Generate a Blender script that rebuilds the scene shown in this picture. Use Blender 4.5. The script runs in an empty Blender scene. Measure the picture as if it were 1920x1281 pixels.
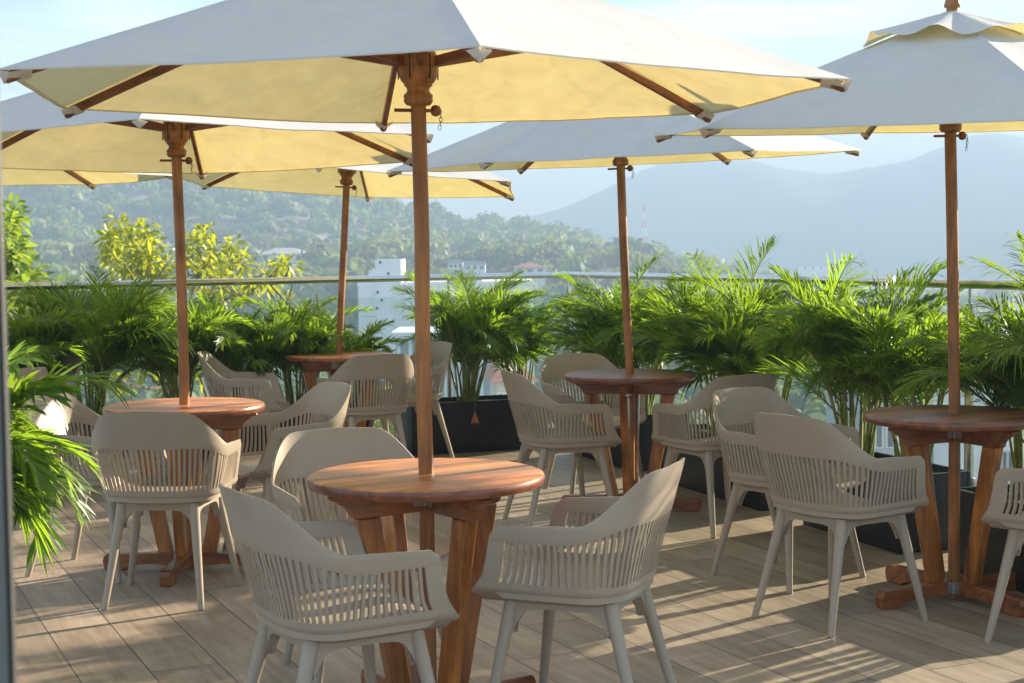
import bpy, math, random
import numpy as np
from mathutils import Vector, Matrix, noise
R_ = math.radians
SC = bpy.context.scene
COL = SC.collection
rng = np.random.default_rng(7)
random.seed(7)

# ------------------------------------------------------------------ camera
FPX, PITCH, ROLL, CAMH = 2866.0, math.atan((640.5-475)/2866.0), -.0115, 1.43
cam = bpy.data.cameras.new('camera'); camo = bpy.data.objects.new('camera', cam); COL.objects.link(camo)
cam.sensor_width = 36.0; cam.lens = 36.0*FPX/1920.0
cam.clip_start = .05; cam.clip_end = 20000
_F = Vector((0, math.cos(PITCH), -math.sin(PITCH))); _U = Vector((0, math.sin(PITCH), math.cos(PITCH))); _X = Vector((1, 0, 0))
_R2 = math.cos(ROLL)*_X + math.sin(ROLL)*_U; _U2 = -math.sin(ROLL)*_X + math.cos(ROLL)*_U
m = Matrix((( _R2.x, _U2.x, -_F.x, 0), (_R2.y, _U2.y, -_F.y, 0), (_R2.z, _U2.z, -_F.z, CAMH), (0, 0, 0, 1)))
camo.matrix_world = m
cam.dof.use_dof = True; cam.dof.focus_distance = 5.9; cam.dof.aperture_fstop = 9.0
SC.camera = camo

# ------------------------------------------------------------------ light
SUN_AZ = R_(51.0)      # from +Y towards +X
SUN_EL = R_(17.5)
world = bpy.data.worlds.new('World'); SC.world = world; world.use_nodes = True
nt = world.node_tree; nt.nodes.clear()
wo = nt.nodes.new('ShaderNodeOutputWorld'); bg = nt.nodes.new('ShaderNodeBackground')
sky = nt.nodes.new('ShaderNodeTexSky'); sky.sky_type = 'NISHITA'; sky.sun_disc = False
sky.sun_elevation = SUN_EL; sky.sun_rotation = SUN_AZ; sky.altitude = 500; sky.air_density = 1.6; sky.dust_density = .2; sky.ozone_density = 3.5
tc = nt.nodes.new('ShaderNodeTexCoord'); mp = nt.nodes.new('ShaderNodeMapping'); mp.inputs['Scale'].default_value = (1.0, 1.0, 4.5)
cn = nt.nodes.new('ShaderNodeTexNoise'); cn.inputs['Scale'].default_value = 2.6; cn.inputs['Detail'].default_value = 7; cn.inputs['Roughness'].default_value = .55
cr = nt.nodes.new('ShaderNodeValToRGB'); cr.color_ramp.elements[0].position = .48; cr.color_ramp.elements[1].position = .60
cmx = nt.nodes.new('ShaderNodeMixRGB'); cmx.inputs['Color2'].default_value = (9.5,11,13.5, 1)
cmul = nt.nodes.new('ShaderNodeMath'); cmul.operation = 'MULTIPLY'; cmul.inputs[1].default_value = .55
nt.links.new(tc.outputs['Generated'], mp.inputs['Vector']); nt.links.new(mp.outputs[0], cn.inputs['Vector'])
nt.links.new(cn.outputs['Fac'], cr.inputs['Fac']); nt.links.new(cr.outputs['Color'], cmul.inputs[0]); nt.links.new(cmul.outputs[0], cmx.inputs['Fac'])
nt.links.new(sky.outputs['Color'], cmx.inputs['Color1']); nt.links.new(cmx.outputs[0], bg.inputs['Color'])
bg.inputs['Strength'].default_value = .05
nt.links.new(bg.outputs[0], wo.inputs['Surface'])
sl = bpy.data.lights.new('sun', 'SUN'); sl.energy = 5.0; sl.angle = R_(.6); sl.color = (1.0, .87, .68)
so = bpy.data.objects.new('sun', sl); COL.objects.link(so)
sd = Vector((math.sin(SUN_AZ)*math.cos(SUN_EL), math.cos(SUN_AZ)*math.cos(SUN_EL), math.sin(SUN_EL)))
so.rotation_euler = sd.to_track_quat('Z', 'Y').to_euler(); so.location = sd*30
vs = SC.view_settings; vs.view_transform = 'Standard'; vs.look = 'None'; vs.gamma = 1; vs.exposure = 2.15; vs.use_curve_mapping = False

# ------------------------------------------------------------------ helpers
def mesh_np(name, V, F, mat=None, parent=None, smooth=None, loc=None, fa=None):
    """V (n,3) array; F list/array of faces (quads, tris). One mesh object."""
    me = bpy.data.meshes.new(name)
    V = np.asarray(V, dtype=np.float32).reshape(-1, 3)
    if isinstance(F, np.ndarray):
        n, k = F.shape
        me.vertices.add(len(V)); me.vertices.foreach_set('co', V.ravel())
        me.loops.add(n*k); me.loops.foreach_set('vertex_index', F.astype(np.int32).ravel())
        me.polygons.add(n); me.polygons.foreach_set('loop_start', np.arange(0, n*k, k, dtype=np.int32))
        me.polygons.foreach_set('loop_total', np.full(n, k, dtype=np.int32))
        me.update(calc_edges=True); me.validate()
    else:
        me.from_pydata([tuple(v) for v in V.tolist()], [], F); me.update()
    if fa is not None:      # per-face float attribute
        at = me.attributes.new('tone', 'FLOAT', 'FACE')
        if len(at.data) == len(fa): at.data.foreach_set('value', np.asarray(fa, dtype=np.float32))
    if smooth is not None:
        me.polygons.foreach_set('use_smooth', np.ones(len(me.polygons), dtype=bool))
        if smooth < 179: me.set_sharp_from_angle(angle=R_(smooth))
    if mat: me.materials.append(mat)
    o = bpy.data.objects.new(name, me); COL.objects.link(o)
    if parent: o.parent = parent
    if loc is not None: o.location = loc
    return o

class MB:
    def __init__(s): s.v = []; s.f = []
    def add(s, V, F):
        n = len(s.v); s.v += [tuple(map(float, v)) for v in V]; s.f += [tuple(i+n for i in f) for f in F]; return s
    def box(s, c, d, rot=None, bev=0):
        x, y, z = d[0]/2, d[1]/2, d[2]/2
        if bev <= 0:
            P = [(-x,-y,-z),(x,-y,-z),(x,y,-z),(-x,y,-z),(-x,-y,z),(x,-y,z),(x,y,z),(-x,y,z)]
            F = [(3,2,1,0),(4,5,6,7),(0,1,5,4),(1,2,6,5),(2,3,7,6),(3,0,4,7)]
        else:
            import bmesh
            bm = bmesh.new(); bmesh.ops.create_cube(bm, size=1.0)
            for v in bm.verts: v.co = Vector((v.co.x*2*x, v.co.y*2*y, v.co.z*2*z))
            bmesh.ops.bevel(bm, geom=list(bm.edges), offset=bev, segments=2, affect='EDGES', profile=.6)
            bm.verts.index_update(); P = [v.co.copy() for v in bm.verts]; F = [tuple(v.index for v in f.verts) for f in bm.faces]; bm.free()
        M = Matrix.Identity(3) if rot is None else rot
        return s.add([M @ Vector(p) + Vector(c) for p in P], F)
    def tube(s, pts, rad, n=10, cap=True, sx=1.0):
        pts = [Vector(p) for p in pts]; rad = rad if hasattr(rad, '__len__') else [rad]*len(pts)
        ref = Vector((0, 0, 1)); rings = []
        up = None
        for i, p in enumerate(pts):
            t = (pts[min(i+1, len(pts)-1)] - pts[max(i-1, 0)]).normalized()
            if up is None:
                up = Vector((1, 0, 0)) if abs(t.z) > .8 else Vector((0, 0, 1))
            a = (up - t*up.dot(t)).normalized(); b = t.cross(a); up = a
            rings.append([p + (a*math.cos(2*math.pi*k/n)*sx + b*math.sin(2*math.pi*k/n))*rad[i] for k in range(n)])
        V = [v for r in rings for v in r]; F = []
        for i in range(len(pts)-1):
            for k in range(n):
                F.append((i*n+k, i*n+(k+1) % n, (i+1)*n+(k+1) % n, (i+1)*n+k))
        if cap: F.append(tuple(range(n-1, -1, -1))); F.append(tuple((len(pts)-1)*n+k for k in range(n)))
        return s.add(V, F)
    def lathe(s, prof, n=24, c=(0, 0, 0), cap=True):
        V = []; F = []
        for r, z in prof:
            for k in range(n): a = 2*math.pi*k/n; V.append((c[0]+r*math.cos(a), c[1]+r*math.sin(a), c[2]+z))
        for i in range(len(prof)-1):
            for k in range(n): F.append((i*n+k, i*n+(k+1) % n, (i+1)*n+(k+1) % n, (i+1)*n+k))
        if cap: F.append(tuple(range(n-1, -1, -1))); F.append(tuple((len(prof)-1)*n+k for k in range(n)))
        return s.add(V, F)
    def slab(s, poly, M, th):
        """2-D polygon (in x,z) extruded +-th/2 along y, then placed with matrix M (4x4)"""
        n = len(poly); V = [M @ Vector((x, -th/2, z)) for x, z in poly] + [M @ Vector((x, th/2, z)) for x, z in poly]
        F = [tuple(range(n)), tuple(range(2*n-1, n-1, -1))]
        for k in range(n): F.append((k, k+n, (k+1) % n+n, (k+1) % n))
        return s.add(V, F)
    def build(s, name, mat, parent=None, smooth=None, bevel=0):
        o = mesh_np(name, s.v, s.f, mat, parent, smooth)
        if bevel:
            md = o.modifiers.new('edge', 'BEVEL'); md.width = bevel; md.segments = 2; md.limit_method = 'ANGLE'; md.angle_limit = R_(40)
        return o

def tag(o, label=None, cat=None, group=None, kind=None):
    if label: o['label'] = label
    if cat: o['category'] = cat
    if group: o['group'] = group
    if kind: o['kind'] = kind
    return o
def empty(name, loc=(0, 0, 0), rz=0.0):
    o = bpy.data.objects.new(name, None); COL.objects.link(o); o.location = loc; o.rotation_euler = (0, 0, rz); o.empty_display_size = .1; return o
def copy_tree(o, parent=None):
    c = o.copy(); COL.objects.link(c)
    if parent: c.parent = parent
    for ch in list(o.children): copy_tree(ch, c)
    return c

# ------------------------------------------------------------------ materials
def newmat(name):
    m = bpy.data.materials.new(name); m.use_nodes = True; t = m.node_tree; t.nodes.clear()
    out = t.nodes.new('ShaderNodeOutputMaterial'); b = t.nodes.new('ShaderNodeBsdfPrincipled')
    t.links.new(b.outputs[0], out.inputs['Surface']); return m, t, b, out
def N(t, typ, **kw):
    n = t.nodes.new(typ)
    for k, v in kw.items():
        if k in n.inputs.keys(): n.inputs[k].default_value = v
        else: setattr(n, k, v)
    return n
def ramp(t, stops):
    r = t.nodes.new('ShaderNodeValToRGB'); e = r.color_ramp.elements
    while len(e) < len(stops): e.new(.5)
    for i, (p, c) in enumerate(stops): e[i].position = p; e[i].color = (*c, 1)
    return r
def simple(name, col, rough=.5, metal=0, noise_amt=.12, scale=30, bump=.0, bscale=200, coat=0):
    m, t, b, out = newmat(name)
    tc = N(t, 'ShaderNodeTexCoord'); n = N(t, 'ShaderNodeTexNoise', Scale=scale, Detail=5.0)
    t.links.new(tc.outputs['Object'], n.inputs['Vector'])
    lo = tuple(c*(1-noise_amt) for c in col); hi = tuple(min(1, c*(1+noise_amt)) for c in col)
    r = ramp(t, [(.3, lo), (.7, hi)]); t.links.new(n.outputs['Fac'], r.inputs['Fac']); t.links.new(r.outputs[0], b.inputs['Base Color'])
    b.inputs['Roughness'].default_value = rough; b.inputs['Metallic'].default_value = metal
    if coat: b.inputs['Coat Weight'].default_value = coat; b.inputs['Coat Roughness'].default_value = .15
    if bump:
        n2 = N(t, 'ShaderNodeTexNoise', Scale=bscale, Detail=3.0); t.links.new(tc.outputs['Object'], n2.inputs['Vector'])
        bp = N(t, 'ShaderNodeBump', Strength=bump, Distance=.002); t.links.new(n2.outputs['Fac'], bp.inputs['Height']); t.links.new(bp.outputs[0], b.inputs['Normal'])
    return m
def wood(name, c1, c2, c3, axis='X', rough=.35, coat=.35, planks=None, scale=1.0):
    m, t, b, out = newmat(name)
    tc = N(t, 'ShaderNodeTexCoord'); mp = N(t, 'ShaderNodeMapping')
    s = {'X': (2.0, 26, 26), 'Y': (26, 2.0, 26), 'Z': (26, 26, 2.0)}[axis]
    mp.inputs['Scale'].default_value = tuple(v*scale for v in s)
    oi = N(t, 'ShaderNodeObjectInfo'); ad = N(t, 'ShaderNodeVectorMath', operation='ADD')
    ml = N(t, 'ShaderNodeMath', operation='MULTIPLY'); ml.inputs[1].default_value = 9.0
    t.links.new(oi.outputs['Random'], ml.inputs[0]); t.links.new(tc.outputs['Object'], ad.inputs[0]); t.links.new(ml.outputs[0], ad.inputs[1])
    t.links.new(ad.outputs[0], mp.inputs['Vector'])
    n = N(t, 'ShaderNodeTexNoise', Scale=1.0, Detail=7.0, Roughness=.62, Distortion=.6); t.links.new(mp.outputs[0], n.inputs['Vector'])
    r = ramp(t, [(.30, c1), (.5, c2), (.72, c3)]); t.links.new(n.outputs['Fac'], r.inputs['Fac'])
    col = r.outputs[0]
    if planks:
        # plank-to-plank tone, stripes across Y, with thin dark joints
        sp = N(t, 'ShaderNodeSeparateXYZ'); t.links.new(tc.outputs['Object'], sp.inputs[0])
        dv = N(t, 'ShaderNodeMath', operation='DIVIDE'); dv.inputs[1].default_value = planks; t.links.new(sp.outputs['Y'], dv.inputs[0])
        fl = N(t, 'ShaderNodeMath', operation='FLOOR'); t.links.new(dv.outputs[0], fl.inputs[0])
        wn = N(t, 'ShaderNodeTexWhiteNoise', noise_dimensions='2D'); cb = N(t, 'ShaderNodeCombineXYZ'); t.links.new(fl.outputs[0], cb.inputs[0]); t.links.new(oi.outputs['Random'], cb.inputs[1]); t.links.new(cb.outputs[0], wn.inputs['Vector'])
        mr = N(t, 'ShaderNodeMapRange'); mr.inputs['To Min'].default_value = .62; mr.inputs['To Max'].default_value = 1.3; t.links.new(wn.outputs['Value'], mr.inputs['Value'])
        mx = N(t, 'ShaderNodeVectorMath', operation='SCALE'); t.links.new(col, mx.inputs[0]); t.links.new(mr.outputs[0], mx.inputs['Scale'])
        fr = N(t, 'ShaderNodeMath', operation='FRACT'); t.links.new(dv.outputs[0], fr.inputs[0])
        lt = N(t, 'ShaderNodeMath', operation='LESS_THAN'); lt.inputs[1].default_value = .022; t.links.new(fr.outputs[0], lt.inputs[0])
        jm = N(t, 'ShaderNodeMixRGB'); jm.inputs['Color2'].default_value = (.03, .012, .006, 1); t.links.new(lt.outputs[0], jm.inputs['Fac']); t.links.new(mx.outputs[0], jm.inputs['Color1']); col = jm.outputs[0]
    # weathered blotches
    n3 = N(t, 'ShaderNodeTexNoise', Scale=7.0, Detail=4.0); t.links.new(ad.outputs[0], n3.inputs['Vector'])
    r3 = ramp(t, [(.35, (.72, .72, .72)), (.65, (1.12, 1.12, 1.12))]); t.links.new(n3.outputs['Fac'], r3.inputs['Fac'])
    mm = N(t, 'ShaderNodeMixRGB', blend_type='MULTIPLY'); mm.inputs['Fac'].default_value = 1; t.links.new(col, mm.inputs['Color1']); t.links.new(r3.outputs[0], mm.inputs['Color2'])
    t.links.new(mm.outputs[0], b.inputs['Base Color'])
    rr = N(t, 'ShaderNodeMapRange'); rr.inputs['To Min'].default_value = rough-.1; rr.inputs['To Max'].default_value = rough+.15; t.links.new(n3.outputs['Fac'], rr.inputs['Value']); t.links.new(rr.outputs[0], b.inputs['Roughness'])
    b.inputs['Coat Weight'].default_value = coat; b.inputs['Coat Roughness'].default_value = .22
    bp = N(t, 'ShaderNodeBump', Strength=.25, Distance=.002); t.links.new(n.outputs['Fac'], bp.inputs['Height']); t.links.new(bp.outputs[0], b.inputs['Normal'])
    return m
M_TOP = wood('table_top_wood', (.24, .066, .016), (.52, .18, .045), (.68, .31, .09), 'X', .42, .18, planks=.062)
M_LEG = wood('table_leg_wood', (.12, .032, .006), (.36, .115, .014), (.56, .22, .035), 'Z', .32, .5, scale=.8)
M_FOOT = wood('table_foot_wood', (.10, .028, .008), (.26, .078, .016), (.42, .155, .038), 'X', .38, .4, scale=.8)
M_POLE = wood('pole_wood', (.16, .052, .010), (.34, .125, .024), (.50, .22, .055), 'Z', .42, .15)
M_RIB = wood('rib_wood', (.12, .035, .010), (.24, .075, .020), (.34, .12, .035), 'X', .42, .15)
M_CHAIR = simple('chair_plastic', (.375, .308, .235), .36, noise_amt=.035, scale=6, bump=.12, bscale=900)
M_STEEL = simple('brushed_steel', (.62, .61, .58), .24, metal=1, noise_amt=.08, scale=40)
M_HINGE = simple('hinge_steel', (.42, .42, .40), .42, metal=.9, noise_amt=.2, scale=60)
M_BLACK = simple('planter_black', (.004, .0045, .005), .5, noise_amt=.25, scale=9, bump=.08, bscale=60)
M_RUBBER = simple('rubber', (.02, .02, .02), .8)
M_SOIL = simple('soil', (.055, .038, .025), .95, noise_amt=.5, scale=60, bump=.8, bscale=90)
M_NAVY = simple('door_paint', (.006, .018, .030), .35, noise_amt=.1)
M_ALU = simple('door_trim', (.055, .055, .055), .5, metal=.3)
M_CHAIN = simple('pin_metal', (.22, .15, .09), .4, metal=.8)
M_TERRA = simple('dry_leaf', (.40, .14, .06), .8)

def canvas():
    m, t, b, out = newmat('canopy_canvas')
    tc = N(t, 'ShaderNodeTexCoord')
    n1 = N(t, 'ShaderNodeTexNoise', Scale=2.4, Detail=4.0, Distortion=.4); t.links.new(tc.outputs['Object'], n1.inputs['Vector'])
    n2 = N(t, 'ShaderNodeTexNoise', Scale=420.0, Detail=2.0); t.links.new(tc.outputs['Object'], n2.inputs['Vector'])
    r = ramp(t, [(.25, (.70, .70, .67)), (.75, (.78, .78, .745))]); t.links.new(n1.outputs['Fac'], r.inputs['Fac']); t.links.new(r.outputs[0], b.inputs['Base Color'])
    b.inputs['Roughness'].default_value = .85
    b.inputs['Sheen Weight'].default_value = .15
    ad = N(t, 'ShaderNodeMath', operation='MULTIPLY_ADD'); ad.inputs[1].default_value = .06; t.links.new(n2.outputs['Fac'], ad.inputs[0]); t.links.new(n1.outputs['Fac'], ad.inputs[2])
    bp = N(t, 'ShaderNodeBump', Strength=.6, Distance=.02); t.links.new(ad.outputs[0], bp.inputs['Height']); t.links.new(bp.outputs[0], b.inputs['Normal'])
    tr = N(t, 'ShaderNodeBsdfTranslucent'); 
    n3 = N(t, 'ShaderNodeTexNoise', Scale=9.0, Detail=6.0, Roughness=.6, Distortion=.8); t.links.new(tc.outputs['Object'], n3.inputs['Vector'])
    r3 = ramp(t, [(.28, (.66, .50, .17)), (.5, (.78, .60, .21)), (.75, (.84, .67, .26))]); t.links.new(n3.outputs['Fac'], r3.inputs['Fac']); t.links.new(r3.outputs[0], tr.inputs['Color']); t.links.new(bp.outputs[0], tr.inputs['Normal'])
    ms = N(t, 'ShaderNodeMixShader'); ms.inputs[0].default_value = .34
    t.links.new(b.outputs[0], ms.inputs[1]); t.links.new(tr.outputs[0], ms.inputs[2]); t.links.new(ms.outputs[0], out.inputs['Surface'])
    return m
M_CANVAS = canvas()
def leafmat(name, c1, c2, tr_col, mixf=.45, rough=.35):
    m, t, b, out = newmat(name)
    at = N(t, 'ShaderNodeAttribute', attribute_name='tone'); r = ramp(t, [(0, c1), (1, c2)]); t.links.new(at.outputs['Fac'], r.inputs['Fac']); t.links.new(r.outputs[0], b.inputs['Base Color'])
    b.inputs['Roughness'].default_value = rough
    tr = N(t, 'ShaderNodeBsdfTranslucent'); r2 = ramp(t, [(0, tuple(c*.6 for c in tr_col)), (1, tr_col)]); t.links.new(at.outputs['Fac'], r2.inputs['Fac']); t.links.new(r2.outputs[0], tr.inputs['Color'])
    ms = N(t, 'ShaderNodeMixShader'); ms.inputs[0].default_value = mixf
    t.links.new(b.outputs[0], ms.inputs[1]); t.links.new(tr.outputs[0], ms.inputs[2]); t.links.new(ms.outputs[0], out.inputs['Surface'])
    return m
M_PALM = leafmat('palm_leaf', (.015, .070, .014), (.135, .26, .022), (.48, .74, .045), .43, .44)
M_STEM = simple('palm_cane', (.22, .25, .05), .5, noise_amt=.4, scale=25)
M_YTREE = leafmat('yellow_green_leaf', (.12, .19, .02), (.30, .31, .03), (.66, .70, .05), .45, .5)
M_GTREE = leafmat('green_tree_leaf', (.05, .11, .012), (.16, .24, .02), (.50, .66, .05), .42, .5)
M_FOREST = leafmat('forest_leaf', (.030, .085, .018), (.24, .31, .06), (.34, .44, .06), .3, .7)
M_BARK = simple('bark', (.16, .13, .10), .9, noise_amt=.3, scale=12)

def floor_mat():
    m, t, b, out = newmat('wood_look_tiles')
    tc = N(t, 'ShaderNodeTexCoord'); mp = N(t, 'ShaderNodeMapping'); mp.vector_type = 'TEXTURE'
    mp.inputs['Rotation'].default_value = (0, 0, math.atan2(-.91, .42)); mp.inputs['Location'].default_value = (.07, .05, 0)
    t.links.new(tc.outputs['Object'], mp.inputs['Vector'])
    br = N(t, 'ShaderNodeTexBrick', offset=.37, offset_frequency=2, squash=1.0)
    br.inputs['Scale'].default_value = 1.0; br.inputs['Mortar Size'].default_value = .0034; br.inputs['Mortar Smooth'].default_value = .3; br.inputs['Bias'].default_value = 0
    br.inputs['Brick Width'].default_value = 1.2; br.inputs['Row Height'].default_value = .238
    br.inputs['Color1'].default_value = (0, 0, 0, 1); br.inputs['Color2'].default_value = (1, 1, 1, 1); br.inputs['Mortar'].default_value = (.5, .5, .5, 1)
    t.links.new(mp.outputs[0], br.inputs['Vector'])
    # grain, shifted per tile
    mg = N(t, 'ShaderNodeMapping'); mg.inputs['Scale'].default_value = (1.6, 15, 1)
    sh = N(t, 'ShaderNodeVectorMath', operation='MULTIPLY_ADD'); sh.inputs[1].default_value = (5.0, 7.0, 3.0)
    t.links.new(br.outputs['Color'], sh.inputs[0]); t.links.new(mp.outputs[0], sh.inputs[2]); t.links.new(sh.outputs[0], mg.inputs['Vector'])
    g = N(t, 'ShaderNodeTexNoise', Scale=1.5, Detail=8.0, Roughness=.6, Distortion=.5); t.links.new(mg.outputs[0], g.inputs['Vector'])
    gr = ramp(t, [(.25, (.255, .188, .132)), (.5, (.365, .278, .20)), (.78, (.46, .362, .27))]); t.links.new(g.outputs['Fac'], gr.inputs['Fac'])
    mr = N(t, 'ShaderNodeMapRange'); mr.inputs['To Min'].default_value = .80; mr.inputs['To Max'].default_value = 1.14; t.links.new(br.outputs['Color'], mr.inputs['Value'])
    sc = N(t, 'ShaderNodeVectorMath', operation='SCALE'); t.links.new(gr.outputs[0], sc.inputs[0]); t.links.new(mr.outputs[0], sc.inputs['Scale'])
    # scuffs
    n3 = N(t, 'ShaderNodeTexNoise', Scale=2.2, Detail=6.0, Roughness=.65); t.links.new(tc.outputs['Object'], n3.inputs['Vector'])
    r3 = ramp(t, [(.3, (.78, .77, .76)), (.62, (1.06, 1.06, 1.06))]); t.links.new(n3.outputs['Fac'], r3.inputs['Fac'])
    mm = N(t, 'ShaderNodeMixRGB', blend_type='MULTIPLY'); mm.inputs['Fac'].default_value = 1; t.links.new(sc.outputs[0], mm.inputs['Color1']); t.links.new(r3.outputs[0], mm.inputs['Color2'])
    mj = N(t, 'ShaderNodeMixRGB'); mj.inputs['Color2'].default_value = (.10, .085, .07, 1); t.links.new(br.outputs['Fac'], mj.inputs['Fac']); t.links.new(mm.outputs[0], mj.inputs['Color1'])
    t.links.new(mj.outputs[0], b.inputs['Base Color'])
    rr = N(t, 'ShaderNodeMapRange'); rr.inputs['To Min'].default_value = .38; rr.inputs['To Max'].default_value = .62; t.links.new(n3.outputs['Fac'], rr.inputs['Value']); t.links.new(rr.outputs[0], b.inputs['Roughness'])
    b.inputs['Specular IOR Level'].default_value = .35
    hs = N(t, 'ShaderNodeMath', operation='MULTIPLY_ADD'); hs.inputs[1].default_value = -1.2; t.links.new(br.outputs['Fac'], hs.inputs[0]); t.links.new(g.outputs['Fac'], hs.inputs[2])
    bp = N(t, 'ShaderNodeBump', Strength=.3, Distance=.002); t.links.new(hs.outputs[0], bp.inputs['Height']); t.links.new(bp.outputs[0], b.inputs['Normal'])
    return m
M_FLOOR = floor_mat()

def glass_mat():
    m, t, b, out = newmat('balustrade_glass')
    t.nodes.remove(b)
    tr = N(t, 'ShaderNodeBsdfTransparent'); tr.inputs['Color'].default_value = (.93, .965, .955, 1)
    gl = N(t, 'ShaderNodeBsdfGlossy'); gl.inputs['Roughness'].default_value = .02
    lw = N(t, 'ShaderNodeLayerWeight'); lw.inputs['Blend'].default_value = .5; pw = N(t, 'ShaderNodeMath', operation='POWER'); pw.inputs[1].default_value = 5.0; t.links.new(lw.outputs['Facing'], pw.inputs[0]); fr = N(t, 'ShaderNodeMath', operation='MULTIPLY_ADD'); fr.inputs[1].default_value = .9; fr.inputs[2].default_value = .035; t.links.new(pw.outputs[0], fr.inputs[0])
    ms = N(t, 'ShaderNodeMixShader'); t.links.new(fr.outputs[0], ms.inputs[0]); t.links.new(tr.outputs[0], ms.inputs[1]); t.links.new(gl.outputs[0], ms.inputs[2])
    t.links.new(ms.outputs[0], out.inputs['Surface']); return m
M_GLASS = glass_mat()

# ------------------------------------------------------------------ setting: deck
RC = Vector((.459, 12.52, 0)); DR = Vector((.357, -.934, 0)).normalized(); DL = Vector((-.825, -.566, 0)).normalized()
o_r = Vector((-DR.y, DR.x, 0)); o_r = o_r if o_r.x > 0 else -o_r      # outward of right side
o_l = Vector((-DL.y, DL.x, 0)); o_l = o_l if o_l.y > 0 else -o_l
def deck():
    a = RC + DR*0 ; e = .22
    # outer corner
    c = RC + (o_r+o_l)*e*.9
    pr = RC + DR*17 + o_r*e; pl = RC + DL*11.5 + o_l*e
    poly = [(c.x, c.y), (pr.x, pr.y), (pr.x-3, -4.5), (pl.x-1, -4.5), (pl.x, pl.y)]
    n = len(poly); V = [(x, y, 0) for x, y in poly] + [(x, y, -.45) for x, y in poly]
    F = [tuple(range(n-1, -1, -1)), tuple(range(n, 2*n))] + [(k, (k+1) % n, (k+1) % n+n, k+n) for k in range(n)]
    o = mesh_np('terrace_floor', V, F, M_FLOOR); tag(o, kind='structure')
    # building that carries the terrace
    q = [Vector((x, y)) for x, y in poly]; cx = sum((p.x for p in q))/n; cy = sum((p.y for p in q))/n
    pp = [(cx+(p.x-cx)*.985, cy+(p.y-cy)*.985) for p in q]
    V = [(x, y, -.452) for x, y in pp] + [(x, y, -24) for x, y in pp]
    o = mesh_np('hotel_building', V, F, simple('render_wall', (.55, .52, .47), .8))
    tag(o, 'pale rendered building below the edge of the terrace', 'building')
deck()

# ------------------------------------------------------------------ rail and glass
RH = 1.25
def balustrade(d, length, out, label, nposts, off0):
    e = empty('glass_balustrade', RC); tag(e, label, 'balustrade', 'glass balustrades round the terrace')
    L = length
    mb = MB(); mb.tube([Vector((0, 0, RH)) + d*(.0), Vector((0, 0, RH)) + d*L], .0255, 20); mb.build('handrail', M_STEEL, e, 60)
    for k in range(nposts):
        t = off0 + 1.15*k
        if t > L: break
        mb = MB(); p = d*t
        mb.tube([p+Vector((0, 0, .0)), p+Vector((0, 0, RH-.10))], .0255, 18)
        mb.tube([p+Vector((0, 0, RH-.10)), p+Vector((0, 0, RH-.02))], .008, 10)
        mb.lathe([(.05, 0), (.05, .012), (.028, .016)], 18, tuple(p))
        mb.build('post', M_STEEL, e, 40)
        # clamps
    k = 0; t = off0
    while t < L:
        t2 = min(t+1.15, L); a = d*(t+.035)+out*0.0; b2 = d*(t2-.035)
        mid = (a+b2)/2; ln = (b2-a).length; ang = math.atan2(d.y, d.x)
        mb = MB(); mb.box((mid.x, mid.y, .60), (ln, .010, 1.02), Matrix.Rotation(ang, 3, 'Z')); mb.build('glass_panel', M_GLASS, e)
        mb = MB()
        for tt in (t, t2):
            for z in (.25, .92):
                s = 1 if tt == t else -1; c = d*(tt + s*.035); mb.box((c.x, c.y, z), (.035, .026, .045), Matrix.Rotation(ang, 3, 'Z'), .004)
        mb.build('clamp', M_STEEL, e, 40)
        t += 1.15
balustrade(DL, 9.2, o_l, 'glass balustrade with steel handrail on the left, before the hospital and wooded hill', 9, 0.0)
balustrade(DR, 10.0, o_r, 'glass balustrade with round steel handrail along the right side, behind the thickest palms', 9, 1.15*.5)
# corner post belongs to the left run; fill the glass next to it on the right run
def corner_glass():
    e = empty('corner_glass_panel', RC); tag(e, 'short clear glass panel right of the corner post under the handrail', 'glass panel')
    a = DR*.04; b2 = DR*.54; mid = (a+b2)/2; mb = MB(); mb.box((mid.x, mid.y, .60), ((b2-a).length, .010, 1.02), Matrix.Rotation(math.atan2(DR.y, DR.x), 3, 'Z'))
    mb.build('pane', M_GLASS, e)
corner_glass()

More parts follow.
